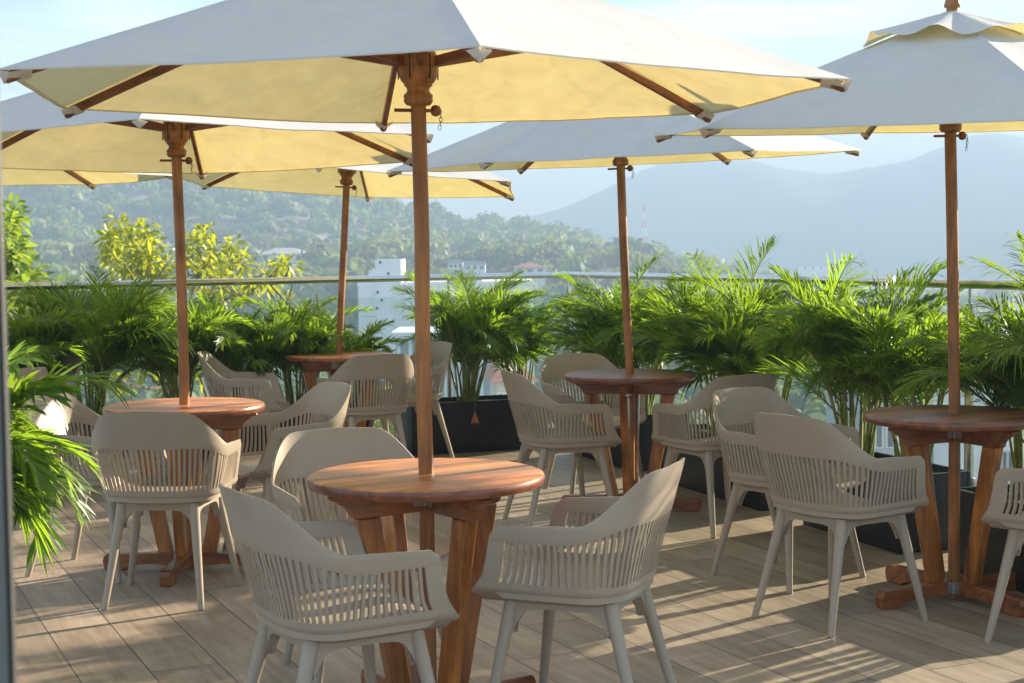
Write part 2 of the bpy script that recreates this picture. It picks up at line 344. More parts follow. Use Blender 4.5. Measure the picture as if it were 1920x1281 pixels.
# ------------------------------------------------------------------ chair
def make_chair():
    root = empty('armchair')
    def sst(a, b, x): t = np.clip((x-a)/(b-a), 0, 1); return t*t*(3-2*t)
    ZB, ZT = .44, .81
    def path(u, z, sgn):
        k = max(0, (z-ZB)/(ZT-ZB)); W = .238+.048*min(k/.58, 1.0)**.8 ; W -= .010*max(0, k-.58)/.42
        B = -(.190+.100*k**1.15); yc = -.035
        if z < ZB+.012:
            W -= (ZB+.012-z)*1.1; B += (ZB+.012-z)*1.1
        if u < .55:
            ph = u/.55*math.pi/2; e = .72
            return sgn*W*math.sin(ph)**e, yc-(yc-B)*math.cos(ph)**e
        zz = [.42, .455, .50, .55, .60, .655, .70]; yy = [.252, .262, .226, .210, .200, .180, .175]
        F = float(np.interp(z, zz, yy)); t = (u-.55)/.45
        return sgn*(W-.006*t), yc+(F-yc)*t
    us = np.linspace(0, 1, 401); pts = np.array([path(u, .56, 1) for u in us]); al = np.concatenate([[0], np.cumsum(np.hypot(*np.diff(pts, axis=0).T))]); al /= al[-1]
    def P(s, z, ins=0.0):
        u = float(np.interp(abs(s), al, us)); sg = 1 if s >= 0 else -1
        x, y = path(u, z, sg)
        if ins:
            u1 = max(0, u-.01); u2 = min(1, u+.01); a = path(u1, z, sg); b = path(u2, z, sg)
            tx, ty = b[0]-a[0], b[1]-a[1]; l = math.hypot(tx, ty) or 1; nx, ny = (-ty/l, tx/l) if sg > 0 else (ty/l, -tx/l)
            x += nx*ins; y += ny*ins
        return (x, y, z)
    def ztop(s):
        a = abs(s); z = .815 - .004*sst(0, .2, a) - .146*sst(.26, .56, a)**.92 - .010*sst(.56, .98, a)
        z -= .022*sst(.955, 1.0, a)**1.5
        z -= .006*sst(.2, .3, a)
        return z
    def zs(s): return .655 - .052*sst(.28, .62, abs(s))
    TH = .009
    V = []; F = []
    def strip(svals, zlo, zhi, nz):
        base = len(V); ns = len(svals)
        for s in svals:
            lo, hi = zlo(s), zhi(s)
            for j in range(nz+1):
                z = lo+(hi-lo)*j/nz; ed = 0
                V.append(P(s, z, .0015 if j in (0, nz) else 0))
            for j in range(nz+1):
                z = lo+(hi-lo)*(1-j/nz); V.append(P(s, z, TH-.0015 if j in (0, nz) else TH))
        m = 2*(nz+1)
        for i in range(ns-1):
            for j in range(m): F.append((base+i*m+j, base+(i+1)*m+j, base+(i+1)*m+(j+1) % m, base+i*m+(j+1) % m))
        F.append(tuple(base+j for j in range(m))); F.append(tuple(base+(ns-1)*m+j for j in range(m-1, -1, -1)))
    S = np.linspace(-1, 1, 121)
    strip(S, zs, ztop, 6)                                   # back and arm band
    strip(S, lambda s: .412, lambda s: .478, 5)               # lower band
    for sg in (-1, 1):                                        # arm-front posts
        sv = np.linspace(.915, 1.0, 5)*sg
        if sg < 0: sv = sv[::-1]
        strip(sv, lambda s: .4775, lambda s: zs(s)+.0005, 6)
    n = 54; lim = .905; pitch = 2*lim/n
    for i in range(n):
        c = -lim+pitch*(i+.5); w = pitch*.48
        sv = [c-w/2, c+w/2]; base = len(V); nz = 4; z0, z1 = .477, zs(c)+.001
        for s in sv:
            for j in range(nz+1): V.append(P(s, z0+(z1-z0)*j/nz, .0005))
            for j in range(nz+1): V.append(P(s, z0+(z1-z0)*(1-j/nz), TH-.0005))
        m = 2*(nz+1)
        for j in range(m): F.append((base+j, base+m+j, base+m+(j+1) % m, base+(j+1) % m))
    mesh_np('backrest', V, F, M_CHAIR, root, 50)
    # seat
    V = []; F = []; rows = 26; cols = 16
    rs = list(np.linspace(0, 1, rows))
    grid = []
    for s in rs:
        x, y, _ = P(s, .455, .006); grid.append((x, y))
    grid.append((grid[-1][0]*.97, grid[-1][1]+.012))
    for side in (0, 1):
        for (x, y) in grid:
            for c in range(cols+1):
                t = -1+2*c/cols; X = x*t
                d = .020*(1-t*t)*float(sst(-.22, .0, y))
                front = float(sst(.17, .28, y)); Y = y - .018*(1-t*t)*0 + (.012*(1-abs(t)**3))*front - .03*front*abs(t)**6*0
                z = .462 - d - .022*front*(1-abs(t)**8*.6)
                if side: z = min(z-.010, .430) if y < .2 else z-.012
                V.append((X*(1 if not side else .985), Y, z))
    R = len(grid); C = cols+1
    for side in (0, 1):
        b = side*R*C
        for i in range(R-1):
            for c in range(cols):
                q = (b+i*C+c, b+i*C+c+1, b+(i+1)*C+c+1, b+(i+1)*C+c); F.append(q if side == 0 else q[::-1])
    b2 = R*C
    for c in range(cols): F.append(((R-1)*C+c, (R-1)*C+c+1, b2+(R-1)*C+c+1, b2+(R-1)*C+c))
    for i in range(R-1):
        F.append((i*C, (i+1)*C, b2+(i+1)*C, b2+i*C)); F.append((i*C+cols, b2+i*C+cols, b2+(i+1)*C+cols, (i+1)*C+cols))
    mesh_np('seat', V, F, M_CHAIR, root, 50)
    # legs
    top = {(1, 1): (.168, .165), (-1, 1): (-.168, .165), (1, -1): (.150, -.130), (-1, -1): (-.150, -.130)}
    foot = {(1, 1): (.2425, .235), (-1, 1): (-.2425, .235), (1, -1): (.200, -.240), (-1, -1): (-.200, -.240)}
    for k in top:
        a = Vector((*top[k], .418)); b = Vector((*foot[k], .0)); ps = []; rs2 = []
        for i in range(9):
            t = i/8; p = a.lerp(b, t)
            ps.append(p); rs2.append(.0235-.0105*t**.8)
        mb = MB(); mb.tube(ps, rs2, 12); o = mb.build('leg', M_CHAIR, root, 60)
    fr = MB()
    def beam(a, b):
        a = Vector((*a, 0)); b = Vector((*b, 0)); d = b-a; L = d.length; d.normalize(); nrm = Vector((-d.y, d.x, 0)); n = 16; Vv = []
        for i in range(n+1):
            t = i/n; x = t*L; e = min(x, L-x); zl = .392 - .075*math.exp(-max(0, e-.008)/.016)
            sl = .19 if True else 0
            for sgn, z in ((-1, .426), (1, .426), (1, zl), (-1, zl)):
                p = a+d*x+nrm*sgn*.0145; Vv.append((p.x, p.y, z))
        Ff = []
        for i in range(n):
            for j in range(4): Ff.append((i*4+j, i*4+(j+1) % 4, (i+1)*4+(j+1) % 4, (i+1)*4+j))
        fr.add(Vv, Ff)
    beam(top[(1, -1)], top[(1, 1)]); beam(top[(-1, 1)], top[(-1, -1)]); beam(top[(-1, -1)], top[(1, -1)]); beam(top[(1, 1)], top[(-1, 1)])
    fr.build('frame', M_CHAIR, root, 50)
    return root

# x, y, facing angle (deg, from +X), label
CHAIRS = [
 (-0.5, 4.165, 30, 'taupe slatted armchair nearest the camera, back turned, front left of the nearest table', 'armchairs round the nearest table'),
 (.21, 4.54, 158, 'taupe slatted armchair facing left, seen from its side at the right of the nearest table', 'armchairs round the nearest table'),
 (-0.523, 5.17, -65, 'taupe armchair behind the nearest table, its inner back half sunlit and half in shade', 'armchairs round the nearest table'),
 (1.247, 5.874, 35, 'taupe slatted armchair seen from behind, nearest one left of the right-hand table', 'armchairs round the right-hand table'),
 (1.186, 6.64, -51, 'pale shiny-backed armchair facing the camera, directly behind the back-turned chair at the right-hand table', 'armchairs round the right-hand table'),
 (2.05, 5.48, 135, 'armchair cut off by the right edge, showing only its slatted arm and front leg', 'armchairs round the right-hand table'),
 (1.056, 7.851, 118, 'dark shaded armchair beside a black planter, right of the middle table, back turned', 'armchairs round the middle table'),
 (0.24, 8.05, 18, 'taupe armchair seen from behind at the left of the middle table', 'armchairs round the middle table'),
 (0.47, 9.085, -68, 'taupe armchair facing us from behind the middle table, in front of the corner post palms', 'armchairs round the middle table'),
 (-1.456, 6.373, 86.5, 'taupe slatted armchair seen squarely from behind in front of the left table', 'armchairs round the left table'),
 (-1.913, 6.952, -14, 'armchair mostly hidden behind the drooping palm fronds, facing right to the left table', 'armchairs round the left table'),
 (-1.075, 7.23, 211, 'taupe armchair at the right of the left table, facing left with its inner back showing', 'armchairs round the left table'),
 (-0.93, 9.735, 115, 'taupe armchair seen from behind, in front of the farthest round table', 'armchairs round the farthest table'),
 (-0.726, 10.6, 211, 'tall looking armchair partly behind the nearest pole, beside the long black planter', 'armchairs round the farthest table'),
 (-1.75, 9.93, 4, 'armchair in side view with its arm showing behind the left table', 'armchairs round the farthest table'),
 (-3, 9.5, 224, 'grey looking armchair back rising above the palm fronds, farthest on the left', 'armchairs by the far left table'),
 (-3, 8.78, 148, 'brown shaded armchair back behind the palm fronds next to the dark door post', 'armchairs by the far left table'),
]
proto = make_chair()
for i, (x, y, th, lab, grp) in enumerate(CHAIRS):
    c = proto if i == 0 else copy_tree(proto)
    c.location = (x, y, 0); c.rotation_euler = (0, 0, R_(th-90)); tag(c, lab, 'armchair', grp)

# ------------------------------------------------------------------ table
HT = .759; RT = .364
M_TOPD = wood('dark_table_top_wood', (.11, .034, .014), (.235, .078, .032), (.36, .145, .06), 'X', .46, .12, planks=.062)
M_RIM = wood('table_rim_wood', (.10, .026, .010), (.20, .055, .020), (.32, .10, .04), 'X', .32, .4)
def make_table(mtop):
    root = empty('round_table')
    mb = MB(); prof = [(RT-.016, -.034), (RT-.004, -.030), (RT, -.020), (RT, -.012), (RT-.003, -.004), (RT-.012, 0)]
    n = 72; V = []; F = []
    for r, z in prof:
        for k in range(n): a = 2*math.pi*k/n; V.append((r*math.cos(a), r*math.sin(a), HT+z))
    for i in range(len(prof)-1):
        for k in range(n): F.append((i*n+k, i*n+(k+1) % n, (i+1)*n+(k+1) % n, (i+1)*n+k))
    F.append(tuple(range(n-1, -1, -1))); F.append(tuple((len(prof)-1)*n+k for k in range(n)))
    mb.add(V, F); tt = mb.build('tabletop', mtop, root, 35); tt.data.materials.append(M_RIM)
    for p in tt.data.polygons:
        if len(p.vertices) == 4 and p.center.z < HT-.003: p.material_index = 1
    for k in range(2):
        M = Matrix.Rotation(k*math.pi/2, 4, 'Z')
        for sg in (0, 1):
            M2 = M @ Matrix.Rotation(sg*math.pi, 4, 'Z')
            # apron half: profile from centre outwards with stepped ogee end
            z1 = HT-.036; z0 = z1-.078
            poly = [(.020, z0), (.255, z0), (.264, z0+.006), (.270, z0+.024), (.284, z0+.038), (.300, z0+.046), (.310, z0+.058), (.330, z0+.061), (.336, z0+.067), (.328, z1), (.020, z1)]
            mb = MB(); mb.slab(poly, M2, .036); mb.build('apron', M_FOOT, root, bevel=.003)
            # leg: slanted board, wide in its frame plane
            b0, b1 = .070, .132; t0, t1 = .175, .250; zb, zt = .078, z0+.0
            poly = [(b0, zb), (b1, zb), (t1, zt), (t0, zt)]
            mb = MB(); mb.slab(poly, M2, .044); mb.build('leg', M_LEG, root, bevel=.004)
            # foot
            poly = [(.018, .022), (.10, .022), (.16, .028), (.22, .026), (.27, .014), (.30, 0), (.375, 0), (.385, .006), (.392, .045), (.385, .066), (.372, .074), (.018, .080)]
            mb = MB(); mb.slab(poly, M2, .050); f = mb.build('foot', M_FOOT, root, bevel=.004)
            mb = MB(); mb.box(M2 @ Vector((.345, 0, -.001+.002)), (.05, .046, .004), M2.to_3x3()); mb.build('pad', M_RUBBER, f)
    # hinges in the corner between two frames
    for ang in (45+180,):
        for z in (HT-.07, .052):
            mb = MB()
            for k, a in ((0, 180), (1, 270)):
                d = Vector((math.cos(R_(a)), math.sin(R_(a)), 0)); e = Vector((math.cos(R_(ang+180-0)), math.sin(R_(ang+180)), 0))
                nrm = Vector((math.cos(R_(270 if a == 180 else 180)), math.sin(R_(270 if a == 180 else 180)), 0))
                c = d*.043+nrm*(.0265 if z < .3 else .0195); Rm = Matrix.Rotation(R_(a), 3, 'Z'); mb.box((c.x, c.y, z), (.030, .003, .050), Rm)
                for sx in (-.008, .008):
                    for sz in (-.014, .014):
                        q = c+d*sx+nrm*.0018; mb.tube([(q.x, q.y, z+sz), (q.x+nrm.x*.002, q.y+nrm.y*.002, z+sz)], .0032, 8)
            q = (-.0265 if z < .3 else -.0195); mb.tube([(q-.002, q-.002, z-.026), (q-.002, q-.002, z+.026)], .0042, 10)
            mb.build('hinge', M_HINGE, root, 40)
    return root
# x, y, rotation of frames, tilt, label
TABLES = [
 (-.268, 4.66, 35, 18, 'nearest round wooden table, glossy sunlit top with a pole through its centre', (.9, -.5)),
 (-1.497, 6.944, -3, 40, 'round wooden table at the left, behind the squarely back-turned armchair', (0, 0)),
 (-1.175, 10.36, 20, 70, 'farthest round wooden table, small in front of the white hospital block', (0, 0)),
 (.65, 8.43, -13, 55, 'middle round wooden table whose pole leans to the left', (0, 0)),
 (1.796, 6.185, 27, 10, 'round wooden table at the right with its splayed legs fully in view', (0, 0)),
 (-3.32, 9.17, 15, 30, 'round wooden table at the far left, behind the door post and palm fronds', (0, 0)),
]
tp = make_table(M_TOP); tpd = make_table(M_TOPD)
first = {id(tp): True, id(tpd): True}
for i, (x, y, rz, gr, lab, tl) in enumerate(TABLES):
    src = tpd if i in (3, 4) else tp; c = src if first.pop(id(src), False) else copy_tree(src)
    c.location = (x, y, 0); c.rotation_euler = (0, 0, R_(rz)); tag(c, lab, 'table', 'round tables with parasols')

# ------------------------------------------------------------------ parasols
def make_umbrella(idx, base, c, ph, tilt, R, pinz, label, seed):
    """base: pole foot (x,y); c: rim-centre (cx,cy,cz); tilt: (dz/dx, dz/dy)"""
    rg = random.Random(seed)
    root = empty('parasol', (base[0], base[1], 0)); tag(root, label, 'parasol', 'cream canvas parasols over the tables')
    b = Vector((base[0], base[1], 0)); C = Vector(c); up = Vector((-tilt[0], -tilt[1], 1)).normalized()
    ex = Vector((1, 0, tilt[0])).normalized(); ey = up.cross(ex).normalized()
    org = Vector(b)
    # frame: local canopy coordinates -> world minus base
    def W(x, y, z): return C + ex*x + ey*y + up*z - org
    HC = .455                                  # crown above rim
    top = W(0, 0, HC+.02)
    # pole
    mb = MB(); p0 = Vector((0, 0, .004)); hubp = W(0, 0, -.05)
    tb = Vector((0, 0, HT)); 
    mb.tube([p0, tb, tb.lerp(hubp, .33)+Vector((rg.uniform(-.004, .004), 0, 0)), tb.lerp(hubp, .66)+Vector((rg.uniform(-.004, .004), 0, 0)), hubp, top], [.0235]*6, 20)
    mb.build('pole', M_POLE, root, 60)
    # finial
    mb = MB(); Rm = Matrix((( ex.x, ey.x, up.x), (ex.y, ey.y, up.y), (ex.z, ey.z, up.z)))
    def lathe_at(mb, prof, n, o):
        m2 = MB(); m2.lathe(prof, n); mb.add([Rm @ Vector(v) + o for v in m2.v], m2.f)
    lathe_at(mb, [(.030, 0), (.034, .008), (.030, .02), (.024, .05), (.020, .08), (.008, .095)], 18, W(0, 0, HC+.018)); mb.build('finial', M_POLE, root, 50)
    # runner hub, turned
    pz = pinz - c[2]
    mb = MB(); o = W(0, 0, pz)
    lathe_at(mb, [(.026, .006), (.036, .008), (.043, .016), (.045, .024), (.043, .029), (.0455, .034), (.043, .040), (.036, .046), (.034, .054), (.037, .062), (.044, .067), (.043, .072), (.050, .078), (.0565, .090), (.0605, .106), (.0612, .124), (.0590, .127), (.0612, .130), (.0605, .148), (.055, .166), (.044, .178), (.030, .183), (.026, .184)], 36, o)
    hub = mb.build('hub', M_POLE, root, 40)
    for k in range(6):
        a = ph+k*math.pi/3+math.pi/6; d = ex*math.cos(a)+ey*math.sin(a); q = o+up*.122+d*.0605
        mb = MB(); mb.box(q, (.004, .003, .075), Rm @ Matrix.Rotation(a, 3, 'Z')); mb.build('groove', M_RUBBER, hub)
    # locking pin and chain
    mb = MB(); q = W(0, 0, pz-.008); mb.tube([q-ex*.072-ey*.02, q+ex*.045+ey*.012], .0055, 8)
    mb.add([v for v in (lambda m3: [Vector(w)*1.0 for w in m3.v])(MB().lathe([(.001, -.018), (.012, -.014), (.018, 0), (.012, .014), (.001, .018)], 12, tuple(q+ex*.052+ey*.014)))], MB().lathe([(.001, -.018), (.012, -.014), (.018, 0), (.012, .014), (.001, .018)], 12, tuple(q+ex*.052+ey*.014)).f)
    pin = mb.build('locking_pin', M_RIB, root, 50)
    mb = MB()
    for k in range(5):
        cc = q+ex*(.066+.002*math.sin(k))+Vector((0, 0, -.004-.012*k)); pts = []
        for j in range(11):
            a = 2*math.pi*j/10; w = Vector((math.cos(a)*.0045, 0, math.sin(a)*.0085)) if k % 2 == 0 else Vector((0, math.cos(a)*.0045, math.sin(a)*.0085)); pts.append(cc+w)
        mb.tube(pts, .0011, 5, cap=False)
    mb.build('chain', M_CHAIN, pin)
    # top hub
    mb = MB(); lathe_at(mb, [(.026, -.075), (.05, -.07), (.056, -.05), (.056, -.02), (.045, -.01), (.026, -.008)], 24, W(0, 0, HC)); mb.build('crown_hub', M_RIB, root, 40)
    # ribs and struts, each its own mesh
    def bar(mb, a, bb, w, h):
        d = (bb-a); L = d.length; d.normalize(); side = d.cross(Vector((0, 0, 1))).normalized(); u2 = side.cross(d)
        Rb = Matrix(((d.x, side.x, u2.x), (d.y, side.y, u2.y), (d.z, side.z, u2.z))); mb.box((a+bb)/2, (L, w, h), Rb, .003)
    def zc(r): return HC - (HC-.0)*(r/R)       # canopy height over rim plane along a rib
    for k in range(6):
        a = ph+k*math.pi/3; ca, sa = math.cos(a), math.sin(a)
        P = lambda r, z: W(r*ca, r*sa, z)
        mb = MB(); bar(mb, P(.045, zc(.045)-.03), P(R-.035, zc(R-.035)-.024), .019, .027)
        rb = mb.build('rib', M_RIB, root, 40)
        # round wooden tip poking out of the pocket
        mb = MB(); mb.tube([P(R-.05, zc(R-.05)-.028), P(R-.018, zc(R-.018)-.030), P(R-.010, zc(R-.01)-.030)], [.014, .014, .007], 10); mb.build('tip', M_RIB, rb, 50)
        mb = MB(); bar(mb, P(.052, pz+.138), P(.60, zc(.60)-.042), .018, .030)
        mb.build('strut', M_RIB, root, 40)
    # canopy: six panels meeting on the ribs, each sagging a little
    V = []; F = []; nr = 22; na = 14
    r0 = .13
    def surf(k, t, v):
        # t: radial 0..1 from r0 to rim, v: 0..1 across the panel
        a0 = ph+k*math.pi/3; a1 = a0+math.pi/3; r = r0+(R-r0)*t
        p0 = (r*math.cos(a0), r*math.sin(a0)); p1 = (r*math.cos(a1), r*math.sin(a1))
        x = p0[0]+(p1[0]-p0[0])*v; y = p0[1]+(p1[1]-p0[1])*v
        z = zc(r)
        s = 4*v*(1-v); fr = r/R
        z -= .030*s*fr*(1-fr*.55)                       # sag between ribs
        pull = .018*s*t**6; x -= x*pull*.55; y -= y*pull*.55; z += .006*s*t**8
        wr = noise.noise(Vector((x*2.2+seed*3.1, y*2.2, seed)))*.018*s + noise.noise(Vector((x*7+seed, y*3.5, 4.0)))*.006*s + math.sin(22*v+seed)*.0022*s*t**3
        z += wr*t*(1-.65*t**5)
        return W(x, y, z)
    for k in range(6):
        b0 = len(V)
        for i in range(nr+1):
            for j in range(na+1): V.append(surf(k, i/nr, j/na))
        for i in range(nr):
            for j in range(na):
                q = b0+i*(na+1)+j; F.append((q, q+na+1, q+na+2, q+1))
        # hem: turned under
        b1 = len(V)
        for j in range(na+1):
            p = surf(k, 1.0, j/na); q2 = surf(k, .985, j/na); V.append(p+Vector((0, 0, -.004))); V.append(q2+Vector((0, 0, -.006)))
        for j in range(na):
            e0 = b0+nr*(na+1)+j; F.append((e0, b1+2*j, b1+2*j+2, e0+1)); F.append((b1+2*j, b1+2*j+1, b1+2*j+3, b1+2*j+2))
    can = mesh_np('canopy', V, F, M_CANVAS, root, 20)
    # corner pockets
    for k in range(6):
        a = ph+k*math.pi/3; mb = MB(); Vv = []; 
        for (dr, da, dz) in ((0.004, 0, .0), (-.015, -.030, -.006), (-.075, -.034, -.012), (-.085, 0, -.046), (-.075, .034, -.012), (-.015, .030, -.006), (-.012, 0, -.040)):
            r = R+dr; x = r*math.cos(a)-da*math.sin(a); y = r*math.sin(a)+da*math.cos(a); Vv.append(W(x, y, zc(r)+dz-.002 - abs(da)*.25))
        mb.add(Vv, [(0, 1, 6), (0, 6, 5), (1, 2, 3, 6), (6, 3, 4, 5)]); mb.build('pocket', M_CANVAS, can)
    # vent cap with a wavy edge
    V = []; F = []; nn = 72; rr = [.026, .05, .12, .20, .27, .33, .365]
    for i, r in enumerate(rr):
        for j in range(nn):
            a = 2*math.pi*j/nn; h = (a-ph) % (math.pi/3) - math.pi/6
            hexr = math.cos(math.pi/6)/math.cos(h)          # 1 on ribs, .87 mid-panel
            R2 = r*(hexr*.75+.25); z = zc(R2)+.012; t = max(0, (i-1))/(len(rr)-2)
            z += t*(.020+.020*math.cos(6*(a-ph)+math.pi)+.014*math.sin(5*a+seed*1.7)+.012*math.sin(11*a+seed)) 
            z -= .004*t
            x, y = R2*math.cos(a), R2*math.sin(a); V.append(W(x, y, z))
    for i in range(len(rr)-1):
        for j in range(nn): F.append((i*nn+j, (i+1)*nn+j, (i+1)*nn+(j+1) % nn, i*nn+(j+1) % nn))
    mesh_np('vent_cap', V, F, M_CANVAS, can, 60)
    return root
UMB = [
 ((-.268, 4.66), (-.277, 4.695, 1.916), -20.5, (-.007, .019), 1.30, 1.876, 'largest and nearest cream parasol, spreading across the top of the photo'),
 ((-1.497, 6.944), (-1.512, 6.973, 1.911), -23.6, (.008, -.024), 1.30, 1.875, 'cream parasol at the left whose underside glows yellow, over the left table'),
 ((-1.175, 10.36), (-1.104, 10.354, 1.913), -31.2, (-.048, -.034), 1.30, 1.895, 'cream parasol over the farthest table, glowing in front of the wooded hill'),
 ((.65, 8.43), (.607, 8.435, 1.932), -5.1, (.032, .037), 1.30, 1.895, 'blue-white shaded parasol over the middle table with a leaning pole'),
 ((1.796, 6.185), (1.789, 6.239, 1.923), -27.9, (.008, .060), 1.295, 1.893, 'cream parasol at the right showing its wavy vent cap and finial'),
 ((-3.32, 9.17), (-3.292, 9.176, 1.939), 8.2, (-.01, -.005), 1.30, 1.90, 'cream parasol at the far left edge, only one underside corner in view'),
]
for i, (b, c, ph, tl, R, pz, lab) in enumerate(UMB): make_umbrella(i, b, c, R_(ph), tl, R, pz, lab, i+1)

# ------------------------------------------------------------------ palms
class Leaves:
    def __init__(s): s.V = []; s.F = []; s.T = []
    def blade(s, p, d, up, L, w, droop, tone, nseg=3):
        """narrow folded leaf from p along d"""
        side = d.cross(up); side = side.normalized() if side.length > 1e-5 else Vector((1, 0, 0)); n = len(s.V)
        prof = ((0, .35), (.35, 1.0), (.72, .72), (1.0, .04))
        for t, wd in prof:
            q = p + d*(L*t) + Vector((0, 0, -droop*L*t*t)); s.V.append(q-side*w*wd); s.V.append(q+side*w*wd)
        for i in range(3):
            a = n+2*i; s.F.append((a, a+1, a+3, a+2)); s.T.append(tone)
def frond(lv, st, base, az, L, el, droop, tone, nl=38, lw=.0055, lscale=1.0, rgn=random):
    ca, sa = math.cos(az), math.sin(az); H = Vector((ca, sa, 0)); p = Vector(base); pts = [p.copy()]; dirs = []
    n = 16; e = el
    for i in range(n):
        t = i/(n-1); e = el - droop*t**1.25; d = H*math.cos(e)+Vector((0, 0, math.sin(e))); dirs.append(d); p = p+d*(L/n); pts.append(p.copy())
    st.tube(pts, [.0045*(1-.8*i/n)+.0008 for i in range(n+1)], 4, cap=False)
    side0 = Vector((-sa, ca, 0)); tw = rgn.uniform(-.5, .5); side0 = (side0*math.cos(tw)+Vector((0, 0, math.sin(tw)))).normalized(); lf0 = rgn.uniform(18, 48)
    for i in range(nl):
        t = .20+.80*(i+.5)/nl; x = t*n; k = min(int(x), n-1); fr = x-k; q = pts[k].lerp(pts[k+1], fr); d = dirs[k]
        up = side0.cross(d)*-1
        if up.z < 0: up = -up
        ll = L*.36*lscale*(math.sin(math.pi*(.10+.86*t))**.8+.12)*rgn.uniform(.88, 1.1)
        for sg in (-1, 1):
            sp = R_(56-32*t+rgn.uniform(-9, 9)); lift = R_(lf0+rgn.uniform(-12, 14))
            dd = (d*math.cos(sp) + (side0*sg*math.cos(lift)+up*math.sin(lift))*math.sin(sp)).normalized()
            nup = (up*math.cos(lift)-side0*sg*math.sin(lift)).normalized()
            lv.blade(q, dd, nup, ll, lw*rgn.uniform(.8, 1.15), rgn.uniform(.12, .7), min(1, max(0, tone+rgn.uniform(-.15, .15))))
def areca(name, loc, height, nfr, spread, label, seed, grp='areca palms in the planters', L=.47, aim=None, lw=.0049, nl=40, dmin=.4, dmax=1.7, elr=(45, 88)):
    rg = random.Random(seed); root = empty(name, loc); tag(root, label, 'palm plant', grp)
    lv = Leaves(); st = MB(); cane = MB()
    nc = max(5, nfr//3)
    canes = []
    for c in range(nc):
        a = rg.uniform(0, 2*math.pi); r = rg.uniform(.01, .07); h = height*rg.uniform(.22, .46); lean = rg.uniform(.02, .30)
        b = Vector((r*math.cos(a), r*math.sin(a), -.03)); t = b+Vector((lean*math.cos(a)*h, lean*math.sin(a)*h, h)); mid = b.lerp(t, .5)
        cane.tube([b, mid, t], [.0085, .0075, .0055], 6); canes.append((t, a))
    for f in range(nfr):
        t, a = canes[f % nc]
        az = a+rg.gauss(0, .9) if aim is None else aim[0]+rg.gauss(0, aim[1])
        hgt = rg.random(); el = R_(rg.uniform(*elr)); dr = rg.uniform(dmin, dmax)
        Lf = L*rg.uniform(.72, 1.15)*(height/1.05)
        if f < nfr*.20: el = R_(rg.uniform(62, 86)); dr = rg.uniform(.8, 1.6); Lf *= 1.2
        b = t*rg.uniform(.75, 1.0) if f % 2 else t
        frond(lv, st, b, az, Lf*spread, el, dr, rg.uniform(.05, .75)+(.2 if f < nfr*.3 else 0), nl=nl, lw=lw, rgn=rg)
    F4 = np.array(lv.F); mesh_np('frond', np.array([tuple(v) for v in lv.V]), F4, M_PALM, root, None, fa=lv.T)
    st.build('leaf_stalk', M_STEM, root); cane.build('cane', M_STEM, root, 60)
    return root

def planter(c, d, L, Wd, Hh, label, name='planter_box'):
    root = empty(name, (c.x, c.y, 0), math.atan2(d.y, d.x)); tag(root, label, 'planter', 'long black planter boxes')
    t = .018; mb = MB()
    mb.box((0, -Wd/2+t/2, Hh/2), (L, t, Hh), None, .003); mb.box((0, Wd/2-t/2, Hh/2), (L, t, Hh), None, .003)
    mb.box((-L/2+t/2, 0, Hh/2), (t, Wd-2*t-.002, Hh-.001), None, .003); mb.box((L/2-t/2, 0, Hh/2), (t, Wd-2*t-.002, Hh-.001), None, .003)
    mb.build('box', M_BLACK, root, 35)
    mb = MB(); nx, ny = 24, 8; V = []; F = []
    for i in range(nx+1):
        for j in range(ny+1):
            x = (-.5+i/nx)*(L-2*t-.002); y = (-.5+j/ny)*(Wd-2*t-.002); V.append((x, y, Hh-.035+noise.noise(Vector((x*9, y*9, L)))*.012))
    for i in range(nx):
        for j in range(ny): q = i*(ny+1)+j; F.append((q, q+ny+1, q+ny+2, q+1))
    mesh_np('soil', V, F, M_SOIL, root, 180)
    return root
# planter face points on the floor (front lines) -> centres; W = .42
PW = .40; PH = .37
def line_pt(p, d, t): return Vector((p[0], p[1], 0))+d*t
dr = Vector((.345, -.939, 0)).normalized(); nr_ = Vector((.939, .345, 0)).normalized()
dl = Vector((-.94, -.335, 0)).normalized(); nl_ = Vector((-.335, .94, 0)).normalized()
A = Vector((1.35, 8.32, 0))
def rp(t, off=PW/2): return A + dr*t + nr_*off
planter(rp(-.52), dr, 1.04, PW, PH, 'black planter box behind the chair beside the middle table')
planter(rp(.88), dr, .86, PW, PH, 'black planter box behind the two overlapping chairs on the right')
planter(rp(2.14), dr, .88, PW, PH, 'black planter box behind the legs of the right-hand table')
planter(rp(3.40), dr, .88, PW, PH, 'black planter box beyond the right edge chair')
planter(rp(-2.17), dr, 1.04, PW, PH, 'black planter box behind the middle table, near the rail corner')
B0 = Vector((-.711, 10.80, 0)); B1 = Vector((.12, 11.10, 0)); bl = (B1-B0).normalized(); nb = Vector((-bl.y, bl.x, 0))
planter((B0+B1)/2+nb*PW/2+bl*.06, bl, 1.02, PW, PH, 'wide black planter box in full view between the far table and the middle table')
DLn = Vector((.825, .566, 0)); nL = Vector((-.566, .825, 0))
def lp(x): # point .42 m inside left rail at given x
    t = (RC.x-x)/.825; return RC+DL*t-o_l*.36
planter(lp(-1.72), DLn, 1.0, .36, PH, 'black planter box at the left rail behind the side-on armchair')
planter(lp(-2.75), DLn, 1.0, .36, PH, 'black planter box at the left rail behind the left table')
planter(lp(-3.75), DLn, .9, .36, PH, 'black planter box at the far left end of the rail')
zt = PH-.035
